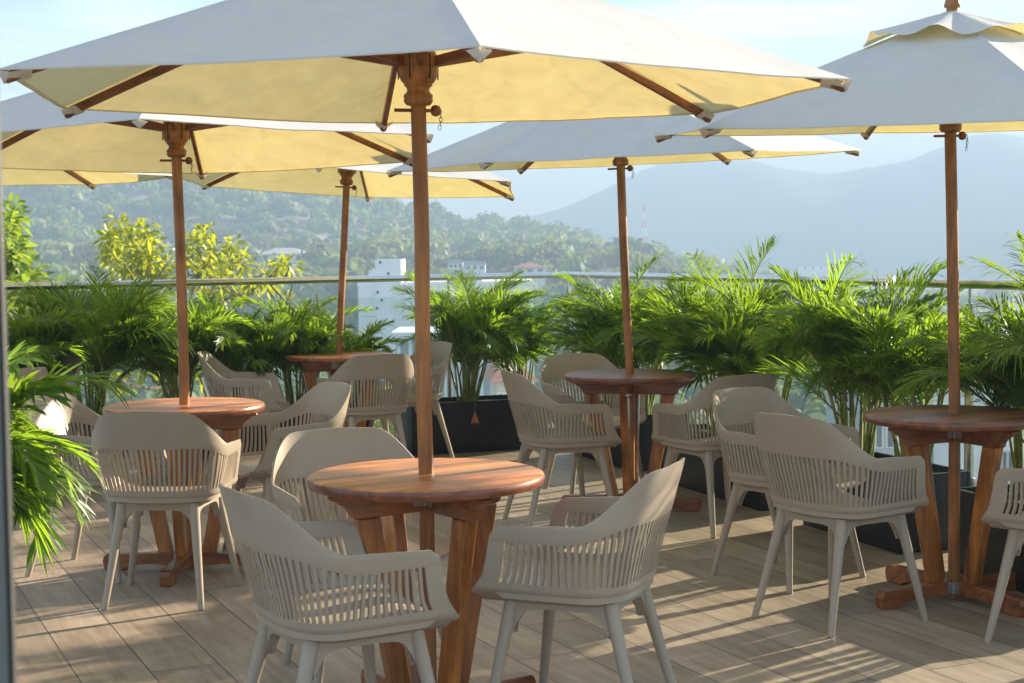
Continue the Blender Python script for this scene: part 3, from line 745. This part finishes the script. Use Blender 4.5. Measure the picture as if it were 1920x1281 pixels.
PALMS = [
 # x,y, height, fronds, spread, label
 (rp(-2.42), 1.00, 40, 1.0, 'areca palm just right of the corner post, leaning over the middle table'),
 (rp(-1.92), 1.06, 44, 1.05, 'areca palm directly behind the leaning pole of the middle table'),
 (rp(-.80), 1.10, 44, 1.08, 'areca palm with one upright yellow-green frond above the rail, behind the shaded chair'),
 (rp(-.25), 1.04, 40, 1.05, 'dark areca palm left of the tall arching frond on the right'),
 (rp(.66), 1.10, 46, 1.05, 'areca palm with arching fronds over the rail, behind the two overlapping chairs'),
 (rp(1.12), .95, 34, 1.0, 'yellowish areca palm left of the right-hand pole'),
 (rp(1.82)+nr_*.10, 1.10, 40, .92, 'large areca palm right of the right-hand pole'),
 (rp(2.34)+nr_*.10, 1.34, 34, 1.05, 'tall areca palm at the right edge with long fronds high above the rail'),
 (B0+bl*.46+nb*PW/2, 1.02, 50, 1.1, 'areca palm on a bare stem bundle in the middle of the wide black planter'),
 (B0+bl*.88+nb*PW/2, .92, 34, .95, 'yellow-green areca palm at the right end of the wide black planter'),
 (lp(-1.36)+Vector((.0, .05, 0)), .74, 30, .95, 'areca palm right behind the farthest table'),
 (lp(-1.72), .94, 44, 1.05, 'dense areca palm above the side-on armchair, left of the farthest table'),
 (lp(-2.05), .90, 34, 1.0, 'areca palm between the left pole and the farthest table'),
 (lp(-2.45), .95, 40, 1.05, 'areca palm with visible canes behind the left table'),
 (lp(-2.95), 1.12, 46, 1.1, 'tall areca palm rising above the rail left of the left pole'),
 (lp(-3.38), 1.00, 40, 1.05, 'dark areca palm behind the far left armchairs'),
 (lp(-3.85), 1.00, 34, 1.05, 'areca palm at the left edge of the photo behind the door post'),
]
for i, (p, hh, nf, sp, lab) in enumerate(PALMS):
    areca('areca_palm', (p.x, p.y, zt), hh*1.10, int(nf*1.6), sp, lab, 100+i)
# near left palm, in a pot just outside the frame
def pot(loc, r, h, label):
    root = empty('plant_pot', loc); tag(root, label, 'plant pot'); mb = MB()
    mb.lathe([(r*.72, 0), (r*.98, h*.94), (r, h), (r*.90, h), (r*.88, h*.9)], 32, cap=True); mb.build('pot', M_BLACK, root, 40)
    mb = MB(); mb.lathe([(r*.87, h*.90), (.01, h*.93)], 32, cap=False); mb.build('soil', M_SOIL, root, 60)
pot((-1.935, 5.05, 0), .20, .455, 'round black pot of the near left palm')
areca('areca_palm', (-1.935, 5.05, .42), .98, 60, .86, 'near areca palm with drooping fronds beside the dark door post', 511, L=.52, lw=.0085, aim=(-.45, .9), nl=26, dmin=1.0, dmax=2.8, elr=(20, 84))

# fallen leaf hanging on the planter
def dry_leaf():
    c = B0+bl*.46-nb*.012; root = empty('dried_leaf', (c.x, c.y, .235)); tag(root, 'small orange dried leaf hanging on the front of the wide black planter', 'leaf')
    u = bl; mb = MB(); P = lambda x, z, y=0: Vector((u.x*x, u.y*x, z))-nb*y
    mb.add([P(0, .07, .004), P(-.028, .0, .012), P(-.032, -.035, .006), P(-.008, -.012, .016), P(.0, -.03, .012), P(.014, -.014, .010), P(.034, -.04, .006), P(.022, .005, .012)], [(0, 1, 3), (1, 2, 3), (0, 3, 5, 7), (3, 4, 5), (5, 6, 7)])
    mb.build('blade', M_TERRA, root); mb = MB(); mb.tube([P(0, .07, .004), P(.002, .13, .006)], .0022, 5); mb.build('stalk', M_RIB, root)
dry_leaf()

# ------------------------------------------------------------------ door post on the left
def door_post():
    root = empty('door_frame', (-.4235, 1.22, 0)); tag(root, 'dark navy door frame with a pale metal edge, blurred at the left edge of the photo', 'door frame')
    mb = MB(); mb.box((-.0616, 0, 1.2), (.12, .096, 2.4), None, .004); mb.build('jamb', M_NAVY, root, 40)
    mb = MB(); mb.box((-.014, .0535, 1.2), (.030, .009, 2.4), None, .001); mb.build('edge_strip', M_ALU, root, 40)
door_post()

# ------------------------------------------------------------------ terrain
def fbm(x, y, s, o=4):
    v = 0; a = 1; t = 0
    for k in range(o): v += a*noise.noise(Vector((x/s, y/s, 3.7+k))); t += a; a *= .5; s *= .5
    return v/t
AZ = [(-.8, 75), (-.42, 62), (-.335, 55), (-.23, 46), (-.12, 32), (-.08, 24), (-.04, 15.5), (0, 12.8), (.045, 7.0), (.09, 1.5), (.13, -3.5), (.16, -9), (.22, -18), (.3, -21.5), (1, -22)]
def ridge(az): return float(np.interp(az, [a for a, b in AZ], [b for a, b in AZ]))
def terrain(x, y):
    az = x/max(y, 1); d = math.hypot(x, y); h = ridge(az)-5.0
    z = -22.0
    # gentle rise to the house terrace (d~360-420), then hill
    t = min(1, max(0, (d-230)/150)); t = t*t*(3-2*t)
    mid = -3.0 if az < .08 else float(np.interp(az, [.08, .2], [-3.0, -21.5]))
    z = -22+t*(mid+22)
    t2 = min(1, max(0, (d-420)/210)); t2 = t2*t2*(3-2*t2)
    z = z+(max(h, -22)-z)*t2 if d > 420 else z
    t3 = min(1, max(0, (d-640)/500)); z = z*(1-t3)+(-24)*t3
    if 60 < d: z += fbm(x, y, 70)*2.0*min(1, (d-60)/100)*(1 if z > -20 else .3)
    return z
def ground_mat():
    m, t, b, out = newmat('valley_ground')
    tc = N(t, 'ShaderNodeTexCoord'); n = N(t, 'ShaderNodeTexNoise', Scale=.035, Detail=8.0, Roughness=.6); t.links.new(tc.outputs['Object'], n.inputs['Vector'])
    r = ramp(t, [(.30, (.05, .085, .025)), (.48, (.12, .14, .05)), (.56, (.30, .28, .24)), (.72, (.38, .36, .33))]); t.links.new(n.outputs['Fac'], r.inputs['Fac']); t.links.new(r.outputs[0], b.inputs['Base Color']); b.inputs['Roughness'].default_value = .95
    return m
def build_ground():
    ds = np.concatenate([np.linspace(3, 230, 24), np.linspace(242, 660, 48), np.linspace(700, 1200, 14), np.array([1500, 1800, 2100])])
    an = np.linspace(-math.pi, math.pi, 241)
    V = []; F = []; V.append((0, 0, -24))
    na = len(an)
    for d in ds:
        for a in an: x, y = d*math.sin(a), d*math.cos(a); V.append((x, y, terrain(x, y) if y > 1 and abs(a) < 1.3 else -22-2*min(1, d/1100)))
    for k in range(na-1): F.append((0, 1+k+1, 1+k))
    for i in range(len(ds)-1):
        for k in range(na-1): q = 1+i*na+k; F.append((q, q+1, q+na+1, q+na))
    o = mesh_np('ground', V, F, ground_mat(), None, 180); tag(o, kind='structure')
build_ground()
# far mountains, real relief at 3 km
def mountains():
    prof = [(-1400, 120), (-600, 170), (0, 120), (500, 95), (760, 66), (900, 56), (975, 62), (1050, 90), (1130, 122), (1200, 150), (1260, 166), (1330, 170), (1400, 163), (1480, 152), (1560, 146), (1640, 150), (1700, 166), (1745, 184), (1800, 203), (1855, 213), (1920, 200), (2000, 176), (2150, 200), (2400, 150), (3000, 170), (3800, 120)]
    xs = [(p-960)/2866 for p, h in prof]; hs = [h/2866 for p, h in prof]
    V = []; F = []; n = 260; rows = 30; D0 = 1250.0
    for i in range(n+1):
        az = -.85+1.85*i/n; pk = float(np.interp(az, xs, hs))*1480+1.43
        for j in range(rows+1):
            v = j/rows; d = D0+500*v; u = d*az
            prof_h = math.sin(min(1, v*2.0)*math.pi/2)**1.3 if v < .5 else 1-.7*(v-.5)
            z = -24+(pk+24)*prof_h*(1 if v <= .5 else 1)
            z += (noise.noise(Vector((u/90, d/130, 1.3)))*15+noise.noise(Vector((u/30, d/45, 5.3)))*6)*min(1, v*3)*(1-v*.3)*.55
            V.append((u, d, z))
    for i in range(n):
        for j in range(rows): q = i*(rows+1)+j; F.append((q, q+rows+1, q+rows+2, q+1))
    o = mesh_np('mountains', V, F, simple('mountain_forest', (.055, .085, .04), .95, noise_amt=.4, scale=.02), None, 180); tag(o, kind='structure')
mountains()

# ------------------------------------------------------------------ forest on the hill and valley (uncountable mass)
def crown_cloud(centers, radii, per, leaf, tones, seed, squash=.8):
    """leaf-clump quads on lumpy crowns; returns V,F,T arrays"""
    rg = np.random.default_rng(seed); n = len(centers); C = np.repeat(centers, per, axis=0); Rr = np.repeat(radii, per); T = np.repeat(tones, per)
    d = rg.normal(size=(n*per, 3)); d[:, 2] = np.abs(d[:, 2])*1.0-.25*rg.random(n*per); d /= np.linalg.norm(d, axis=1)[:, None]
    ph = np.repeat(rg.random(n)*6.28, per)
    lump = 1+.20*np.sin(3.1*np.arctan2(d[:, 1], d[:, 0])+ph)+.16*np.sin(5*d[:, 2]*3+ph*2)
    r = Rr*lump*(.55+.45*rg.random(n*per)**.45)
    P = C+d*r[:, None]*np.array([1, 1, squash])
    nrm = d+rg.normal(size=d.shape)*.45; nrm /= np.linalg.norm(nrm, axis=1)[:, None]
    a = np.cross(nrm, rg.normal(size=d.shape)); a /= np.linalg.norm(a, axis=1)[:, None]; b = np.cross(nrm, a)
    s = (leaf*Rr*(.6+.8*rg.random(n*per)))[:, None]
    V = np.stack([P-a*s-b*s*.6, P+a*s*.8-b*s*.7, P+a*s+b*s*.7, P-a*s*.7+b*s*.8], axis=1).reshape(-1, 3)
    F = np.arange(n*per*4).reshape(-1, 4)
    T = np.clip(T+rg.normal(size=n*per)*.10, 0, 1)
    return V, F, T
HOUSES = []  # filled below, used to keep trees off
def forest():
    rg = np.random.default_rng(3); pts = []; rad = []; ton = []
    tries = 0
    while len(pts) < 3000 and tries < 60000:
        tries += 1
        az = rg.uniform(-.42, .32); d = 110+560*rg.random()**.62; x, y = az*d/math.hypot(1, az), d/math.hypot(1, az)
        if d < 235:
            if fbm(x, y, 60, 2) < -.02: continue
            if -20 < x < 14 and 95 < y < 215: continue
        elif d < 345 and fbm(x, y, 60, 2) < -.28: continue
        z = terrain(x, y)
        if z < -19 and d > 300 and rg.random() < .55: continue
        if any(abs(x/y-hx/hy)*hy < hw+3 and hy-24 < y < hy+9 for hx, hy, hw in HOUSES) and rg.random() < .95: continue
        r = min(5.8, 1.7+rg.gamma(1.5, .85))*(.8 if d < 200 else 1)
        pts.append((x, y, z+r*.75)); rad.append(r); ton.append(min(1, max(0, .35+.9*fbm(x, y, 45, 2)+rg.normal()*.22)))
    V, F, T = crown_cloud(np.array(pts), np.array(rad), 120, .17, np.array(ton), 11)
    o = mesh_np('forest', V, F, M_FOREST, None, None, fa=T); tag(o, 'hazy green woodland covering the hill and valley', 'woodland', None, 'stuff')

# ------------------------------------------------------------------ buildings
M_WHITE = simple('white_wall', (.84, .85, .86), .8, noise_amt=.05, scale=.6)
M_CREAM = simple('cream_wall', (.68, .60, .50), .8, noise_amt=.06, scale=.8)
M_GREYW = simple('grey_wall', (.42, .44, .46), .8, noise_amt=.08, scale=.8)
M_ROOFR = simple('tile_roof', (.42, .15, .10), .8, noise_amt=.2, scale=2)
M_ROOFG = simple('grey_roof', (.35, .36, .37), .8, noise_amt=.2, scale=1)
M_PANE = simple('window_glass', (.05, .07, .09), .15, noise_amt=.2)
def house(name, x, y, z, w, dp, h, rz, label, wall, roof, floors=2, nwin=4, hip=True, grp=None, cat='house', over=.5, roofh=1.4, wz=.55):
    root = empty(name, (x, y, z), rz); tag(root, label, cat, grp)
    mb = MB(); mb.box((0, 0, h/2-4), (w, dp, h+8)); mb.build('wall', wall, root)
    mb = MB()
    if hip:
        a, b2 = w/2+over, dp/2+over; rl = max(0, a-b2*.9)
        mb.add([(-a, -b2, h+.02), (a, -b2, h+.02), (a, b2, h+.02), (-a, b2, h+.02), (-rl, 0, h+roofh), (rl, 0, h+roofh)], [(3, 2, 1, 0), (0, 1, 5, 4), (1, 2, 5), (2, 3, 4, 5), (3, 0, 4)])
    else:
        mb.box((0, 0, h+.16), (w+.3, dp+.3, .30)); mb.box((0, -dp/2+.1, h+.6), (w, .2, .6)); 
    mb.build('roof', roof, root)
    fh = h/floors
    for f in range(floors):
        for k in range(nwin):
            wx = -w/2+w*(k+.5)/nwin; ww = min(1.2, w/nwin*.5); zc = fh*(f+.5)
            mb = MB(); mb.box((wx, -dp/2-.03, zc), (ww+.24, .10, fh*wz+.2)); fr = mb.build('window', M_WHITE if wall is not M_WHITE else M_CREAM, root)
            mb = MB(); mb.box((wx, -dp/2-.09, zc), (ww, .04, fh*wz)); mb.build('pane', M_PANE, fr)
    return root
def at(px, py, d):  # world x,z for a photo pixel at depth d
    D = _F + _R2*((px-960)/FPX) + _U2*((640.5-py)/FPX); t = d/D.y; return D.x*t, CAMH+D.z*t
HL = [ # px0, px1, y_top(eaves), y_base, depth, kind, label
 (26, 78, 471, 482, 400, 'long', 'low house with a faded red roof at the far left of the hill'),
 (80, 140, 466, 480, 392, 'long', 'low cream house between the far left house and the two-storey house'),
 (146, 206, 461, 485, 380, 'tall', 'white two-storey house with a red roof below the wooded hill'),
 (215, 262, 472, 486, 398, 'long', 'pinkish low house right of the two-storey house'),
 (268, 330, 466, 487, 385, 'flat', 'white flat-roofed house behind the yellow-green tree'),
 (352, 420, 470, 488, 388, 'flat', 'long white block just right of the left pole'),
 (430, 482, 474, 490, 402, 'flat', 'pale flat-roofed house right of the yellow-green tree'),
 (492, 574, 477, 489, 372, 'wide', 'white bungalow with wide hipped roof, alone on the slope in front of dark trees'),
 (842, 868, 494, 503, 360, 'flat', 'small white hut right of the nearest pole'),
 (872, 910, 497, 506, 352, 'flat', 'low white shed right of the small white hut'),
 (965, 1022, 502, 512, 340, 'long', 'pink-roofed low house just above the rail near its corner'),
 (1500, 1560, 499, 506, 900, 'flat', 'faint white warehouse in the haze above the right-hand palms'),
]
for p0, p1, y0, y1, d, kind, lab in HL:
    x0, zt_ = at(p0, y0, d); x1, _ = at(p1, y0, d); _, zb = at((p0+p1)/2, y1, d); HOUSES.append(((x0+x1)/2, d, (x1-x0)/2))
    w = x1-x0; h = zt_-zb
    house('hill_house', (x0+x1)/2, d, zb, w, 7, h, 0, lab, M_CREAM if 'cream' in lab or 'pinkish' in lab else M_WHITE, M_ROOFR if kind in ('long', 'tall') else (M_CREAM if kind == 'wide' else M_ROOFG),
          2 if kind == 'tall' else 1, 4 if w > 7 else 3, kind in ('long', 'tall', 'wide'), 'houses on the far hillside', roofh=1.2 if kind != 'wide' else 1.5)
forest()
def hospital():
    D = 180.0
    x0, zt1 = at(671, 531, D); x1, _ = at(1000, 531, D); gx = -23.0
    root = empty('hospital_block', ((x0+x1)/2, D, gx)); tag(root, 'white multi-storey block with a rooftop tower behind the far glass', 'building')
    w = x1-x0; h = zt1-gx
    mb = MB(); mb.box((0, 9, h/2), (w, 18, h)); mb.box((0, .05, h-.2), (w+.1, .3, .5)); mb.build('wall', M_WHITE, root)
    tx0, tz = at(703, 487, D-.8); tx1, _ = at(752, 487, D-.8); mb = MB(); cx = (tx0+tx1)/2-(x0+x1)/2
    th = tz-gx; mb.box((cx, 2.7, th/2), (tx1-tx0, 7, th)); mb.build('stair_tower', M_WHITE, root)
    mb = MB(); sx, sz = at(694, 508, D+1); mb.box((sx+1.0-(x0+x1)/2, 5, (sz-gx)/2+h/2), (2.6, 6, sz-gx-h)); mb.build('roof_room', M_WHITE, root)
    mb = MB(); mb.box((-w*.28, 4, h+.5), (2.2, 2, .9)); mb.build('roof_unit', M_GREYW, root); mb = MB(); mb.box((w*.12, 5, h+.45), (3.4, 2, .9)); mb.build('roof_unit', M_GREYW, root)
    for (px, py) in ((713, 492), (728, 513), (708, 548), (716, 563), (707, 578)):
        wx, wz = at(px, py, D-.82); mb = MB(); mb.box((wx-(x0+x1)/2, -.86, wz-gx), (.26, .06, .34)); mb.build('window', M_PANE, root)
    mb = MB()
    for z in np.arange(4, h-2, 3.3): mb.box((0, -.02, z), (w-.4, .06, .07))
    mb.build('floor_band', M_GREYW, root)
    for i in range(5):
        for z in np.arange(5.5, h-2, 3.3):
            xx = w*(-.02+.11*i); mb = MB(); mb.box((xx, -.02, z), (.7, .08, .55)); mb.build('window', M_GREYW, root)
    # annex
    D2 = 150.0; a0, az_ = at(742, 634, D2); a1, _ = at(930, 634, D2)
    r2 = empty('hospital_annex', ((a0+a1)/2, D2, gx)); tag(r2, 'low grey annex with white columns in front of the white hospital block', 'building')
    mb = MB(); mb.box((0, 5, (az_-gx)/2), (a1-a0, 10, az_-gx)); mb.build('wall', M_GREYW, r2)
    mb = MB(); mb.box((0, 4.6, az_-gx+.3), (a1-a0+.8, 11.4, .6)); mb.build('roof', M_WHITE, r2)
    for i in range(9):
        mb = MB(); mb.box((-(a1-a0)/2+.3+i*(a1-a0-.6)/8, -.35, (az_-gx)/2), (.35, .4, az_-gx-.02)); mb.build('column', M_WHITE, r2)
hospital()
TOWN = [ # px0,px1,ytop,depth,deep,label,wall
 (1590, 1690, 600, 130, 14, 'grey flat-roofed building seen through the gap left of the right-hand pole', M_GREYW),
 (1796, 1850, 628, 110, 10, 'pale block seen right of the right-hand pole between palm leaves', M_WHITE),
 (925, 985, 706, 95, 8, 'cream building with a tiled roof seen low behind the wide black planter', M_CREAM),
 (1070, 1180, 560, 240, 16, 'pale block in the valley right of the corner post', M_WHITE),
 (1240, 1330, 540, 290, 16, 'white block in the valley behind the palms, right of the leaning pole', M_WHITE),
 (1420, 1540, 545, 260, 14, 'cream block in the valley behind the tall upright frond', M_CREAM),
 (700, 800, 735, 84, 7, 'white low shed beyond the glass under the far armchairs', M_WHITE),
]
for p0, p1, y0, d, dp, lab, wm in TOWN:
    x0, z1 = at(p0, y0, d); x1, _ = at(p1, y0, d); g = terrain((x0+x1)/2, d)
    house('town_building', (x0+x1)/2, d, g-.5, x1-x0, dp, z1-g+.5, R_(4), lab, wm, M_ROOFR if 'tiled' in lab else M_ROOFG, max(1, int((z1-g)/3.1)), 5, 'tiled' in lab, 'buildings down in the valley', 'building')
def mast():
    d = 560.0; x, zt_ = at(1207, 384, d); g = terrain(x, d)-1; h = zt_-g
    root = empty('radio_mast', (x, d, g)); tag(root, 'thin red and white lattice radio mast on the hazy ridge', 'mast')
    M_RED = simple('mast_red', (.55, .12, .08), .6); cuts = 8
    for s in range(cuts):
        mb = MB(); z0, z1 = h*s/cuts, h*(s+1)/cuts; w0, w1 = 1.5*(1-.8*z0/h), 1.5*(1-.8*z1/h)
        cs = [(-1, -1), (1, -1), (1, 1), (-1, 1)]
        for a, b2 in cs: mb.tube([(a*w0, b2*w0, z0), (a*w1, b2*w1, z1)], .06, 5)
        for k in range(4):
            a, b2 = cs[k], cs[(k+1) % 4]; mb.tube([(a[0]*w0, a[1]*w0, z0), (b2[0]*w1, b2[1]*w1, z1)], .035, 4); mb.tube([(a[0]*w1, a[1]*w1, z1), (b2[0]*w0, b2[1]*w0, z0)], .035, 4)
        mb.build('mast_section', M_RED if s % 2 else M_WHITE, root)
mast()

# ------------------------------------------------------------------ nearer trees
def broad_tree(name, x, y, ztop, zbase, clusters, label, mat, leafsize, seed, nleaf=26, cr=.22, trunk_r=.16):
    """clusters: list of (dx,dy,z,r) rosette centres"""
    rg = random.Random(seed); root = empty(name, (x, y, zbase)); tag(root, label, 'tree', 'trees just beyond the rail')
    tr = MB(); zl = min(c[2] for c in clusters)-zbase; hub = Vector((0, 0, zl*.93))
    tr.tube([(0, 0, 0), (rg.uniform(-.2, .2), 0, hub.z*.5), hub], [trunk_r*1.3, trunk_r, trunk_r*.75], 10)
    lv = Leaves(); placed = [(hub, 1.0)]
    for (dx, dy, z, r) in sorted(clusters, key=lambda q: q[2]):
        c = Vector((dx, dy, z-zbase)); nd, sz = min(placed, key=lambda q: (q[0]-c).length*(1.0 if q[0].z < c.z-.12 else 3.0)/(.6+.4*q[1]))
        mid = nd.lerp(c, .5)+Vector((rg.uniform(-.1, .1), rg.uniform(-.1, .1), rg.uniform(-.12, .02))); s2 = sz*.78
        tr.tube([nd, mid, c], [trunk_r*.34*sz, trunk_r*.28*sz, trunk_r*.22*s2], 5, cap=False); placed.append((c, s2))
        for k in range(nleaf):
            d = Vector((rg.gauss(0, 1), rg.gauss(0, 1), rg.gauss(.25, .9))).normalized(); p = c+d*r*rg.uniform(.1, .75)
            up = Vector((rg.gauss(0, .5), rg.gauss(0, .5), 1)).normalized(); lv.blade(p, d, up, leafsize*rg.uniform(.7, 1.25), leafsize*.24, rg.uniform(.1, .7), min(1, max(0, rg.gauss(.55, .28))))
    tr.build('trunk', M_BARK, root, 60)
    mesh_np('crown', np.array([tuple(v) for v in lv.V]), np.array(lv.F), mat, root, None, fa=lv.T)
def cl(px, py, d, r, jit, n, rg, x0, y0):
    out = []
    for _ in range(n):
        dd = d+rg.uniform(-jit, jit)*2.0; x, z = at(px+rg.gauss(0, 1)*jit*8, py+rg.gauss(0, 1)*jit*8, dd); out.append((x-x0, dd-y0, z, r))
    return out
rg = random.Random(42)
def tree_from_px(name, d, base_px, pts, label, mat, leaf, seed, r, nper, nleaf=26, jit=1.0, tr=.14):
    x0, _ = at(base_px, 500, d); C = []
    for px, py in pts: C += cl(px, py, d, r, jit, nper, rg, x0, d)
    g = terrain(x0, d)-.5
    broad_tree(name, x0, d, 0, g, C, label, mat, leaf, seed, nleaf, trunk_r=tr)
tree_from_px('leafy_tree', 24, 240, [(222, 424), (200, 440), (248, 436), (268, 442), (288, 452), (278, 470), (215, 455), (240, 470), (262, 482), (285, 490), (232, 500), (255, 515), (290, 520), (215, 480), (300, 500), (310, 535), (250, 545), (280, 570), (230, 580), (300, 600), (260, 640), (290, 680), (310, 720), (240, 700)],
             'yellow-green tree with loose leaf rosettes left of the left pole', M_YTREE, .14, 5, .22, 3, 22)
tree_from_px('leafy_tree', 25, 410, [(378, 440), (365, 462), (392, 455), (405, 475), (420, 468), (445, 475), (458, 490), (432, 500), (400, 500), (375, 492), (360, 510), (385, 525), (415, 530), (520, 505), (540, 495), (490, 515), (475, 530), (510, 540), (350, 480), (380, 560), (410, 570), (445, 560), (355, 600), (400, 640), (375, 690), (430, 620), (540, 575), (565, 590), (590, 600)],
             'yellow-green tree with sparse twigs right of the left pole', M_YTREE, .14, 6, .22, 3, 20)
tree_from_px('leafy_tree', 20, 10, [(15, 410), (5, 430), (20, 450), (8, 470), (28, 480), (12, 500), (38, 505), (50, 520), (20, 525), (60, 535), (5, 540), (35, 550), (66, 560), (15, 570), (50, 580), (20, 600), (60, 610), (-20, 440), (-30, 500), (-40, 560), (-20, 600), (-60, 470)],
             'dense green tree at the left edge behind the rail', M_GTREE, .15, 7, .26, 5, 26, .9, .2)
tree_from_px('leafy_tree', 60, 760, [(735, 735), (750, 760), (770, 745), (745, 790), (780, 790), (760, 820), (735, 830), (800, 770), (720, 770), (720, 810)],
             'small yellow-green shrub tree low beyond the glass beside the wide planter', M_YTREE, .35, 8, .55, 4, 22, .9, .12)

# ------------------------------------------------------------------ haze
mb = MB(); mb.box((0, 0, 47), (4600, 4600, 147)); hz = mb.build('haze', None); tag(hz, 'thin blue-white morning haze filling the valley air', 'haze', None, 'stuff')
hm = bpy.data.materials.new('haze_air'); hm.use_nodes = True; t = hm.node_tree; t.nodes.clear()
ho = t.nodes.new('ShaderNodeOutputMaterial'); pv = t.nodes.new('ShaderNodeVolumePrincipled')
pv.inputs['Color'].default_value = (.47, .63, .82, 1); pv.inputs['Density'].default_value = .00145; pv.inputs['Anisotropy'].default_value = .0
t.links.new(pv.outputs[0], ho.inputs['Volume']); hz.data.materials.append(hm)
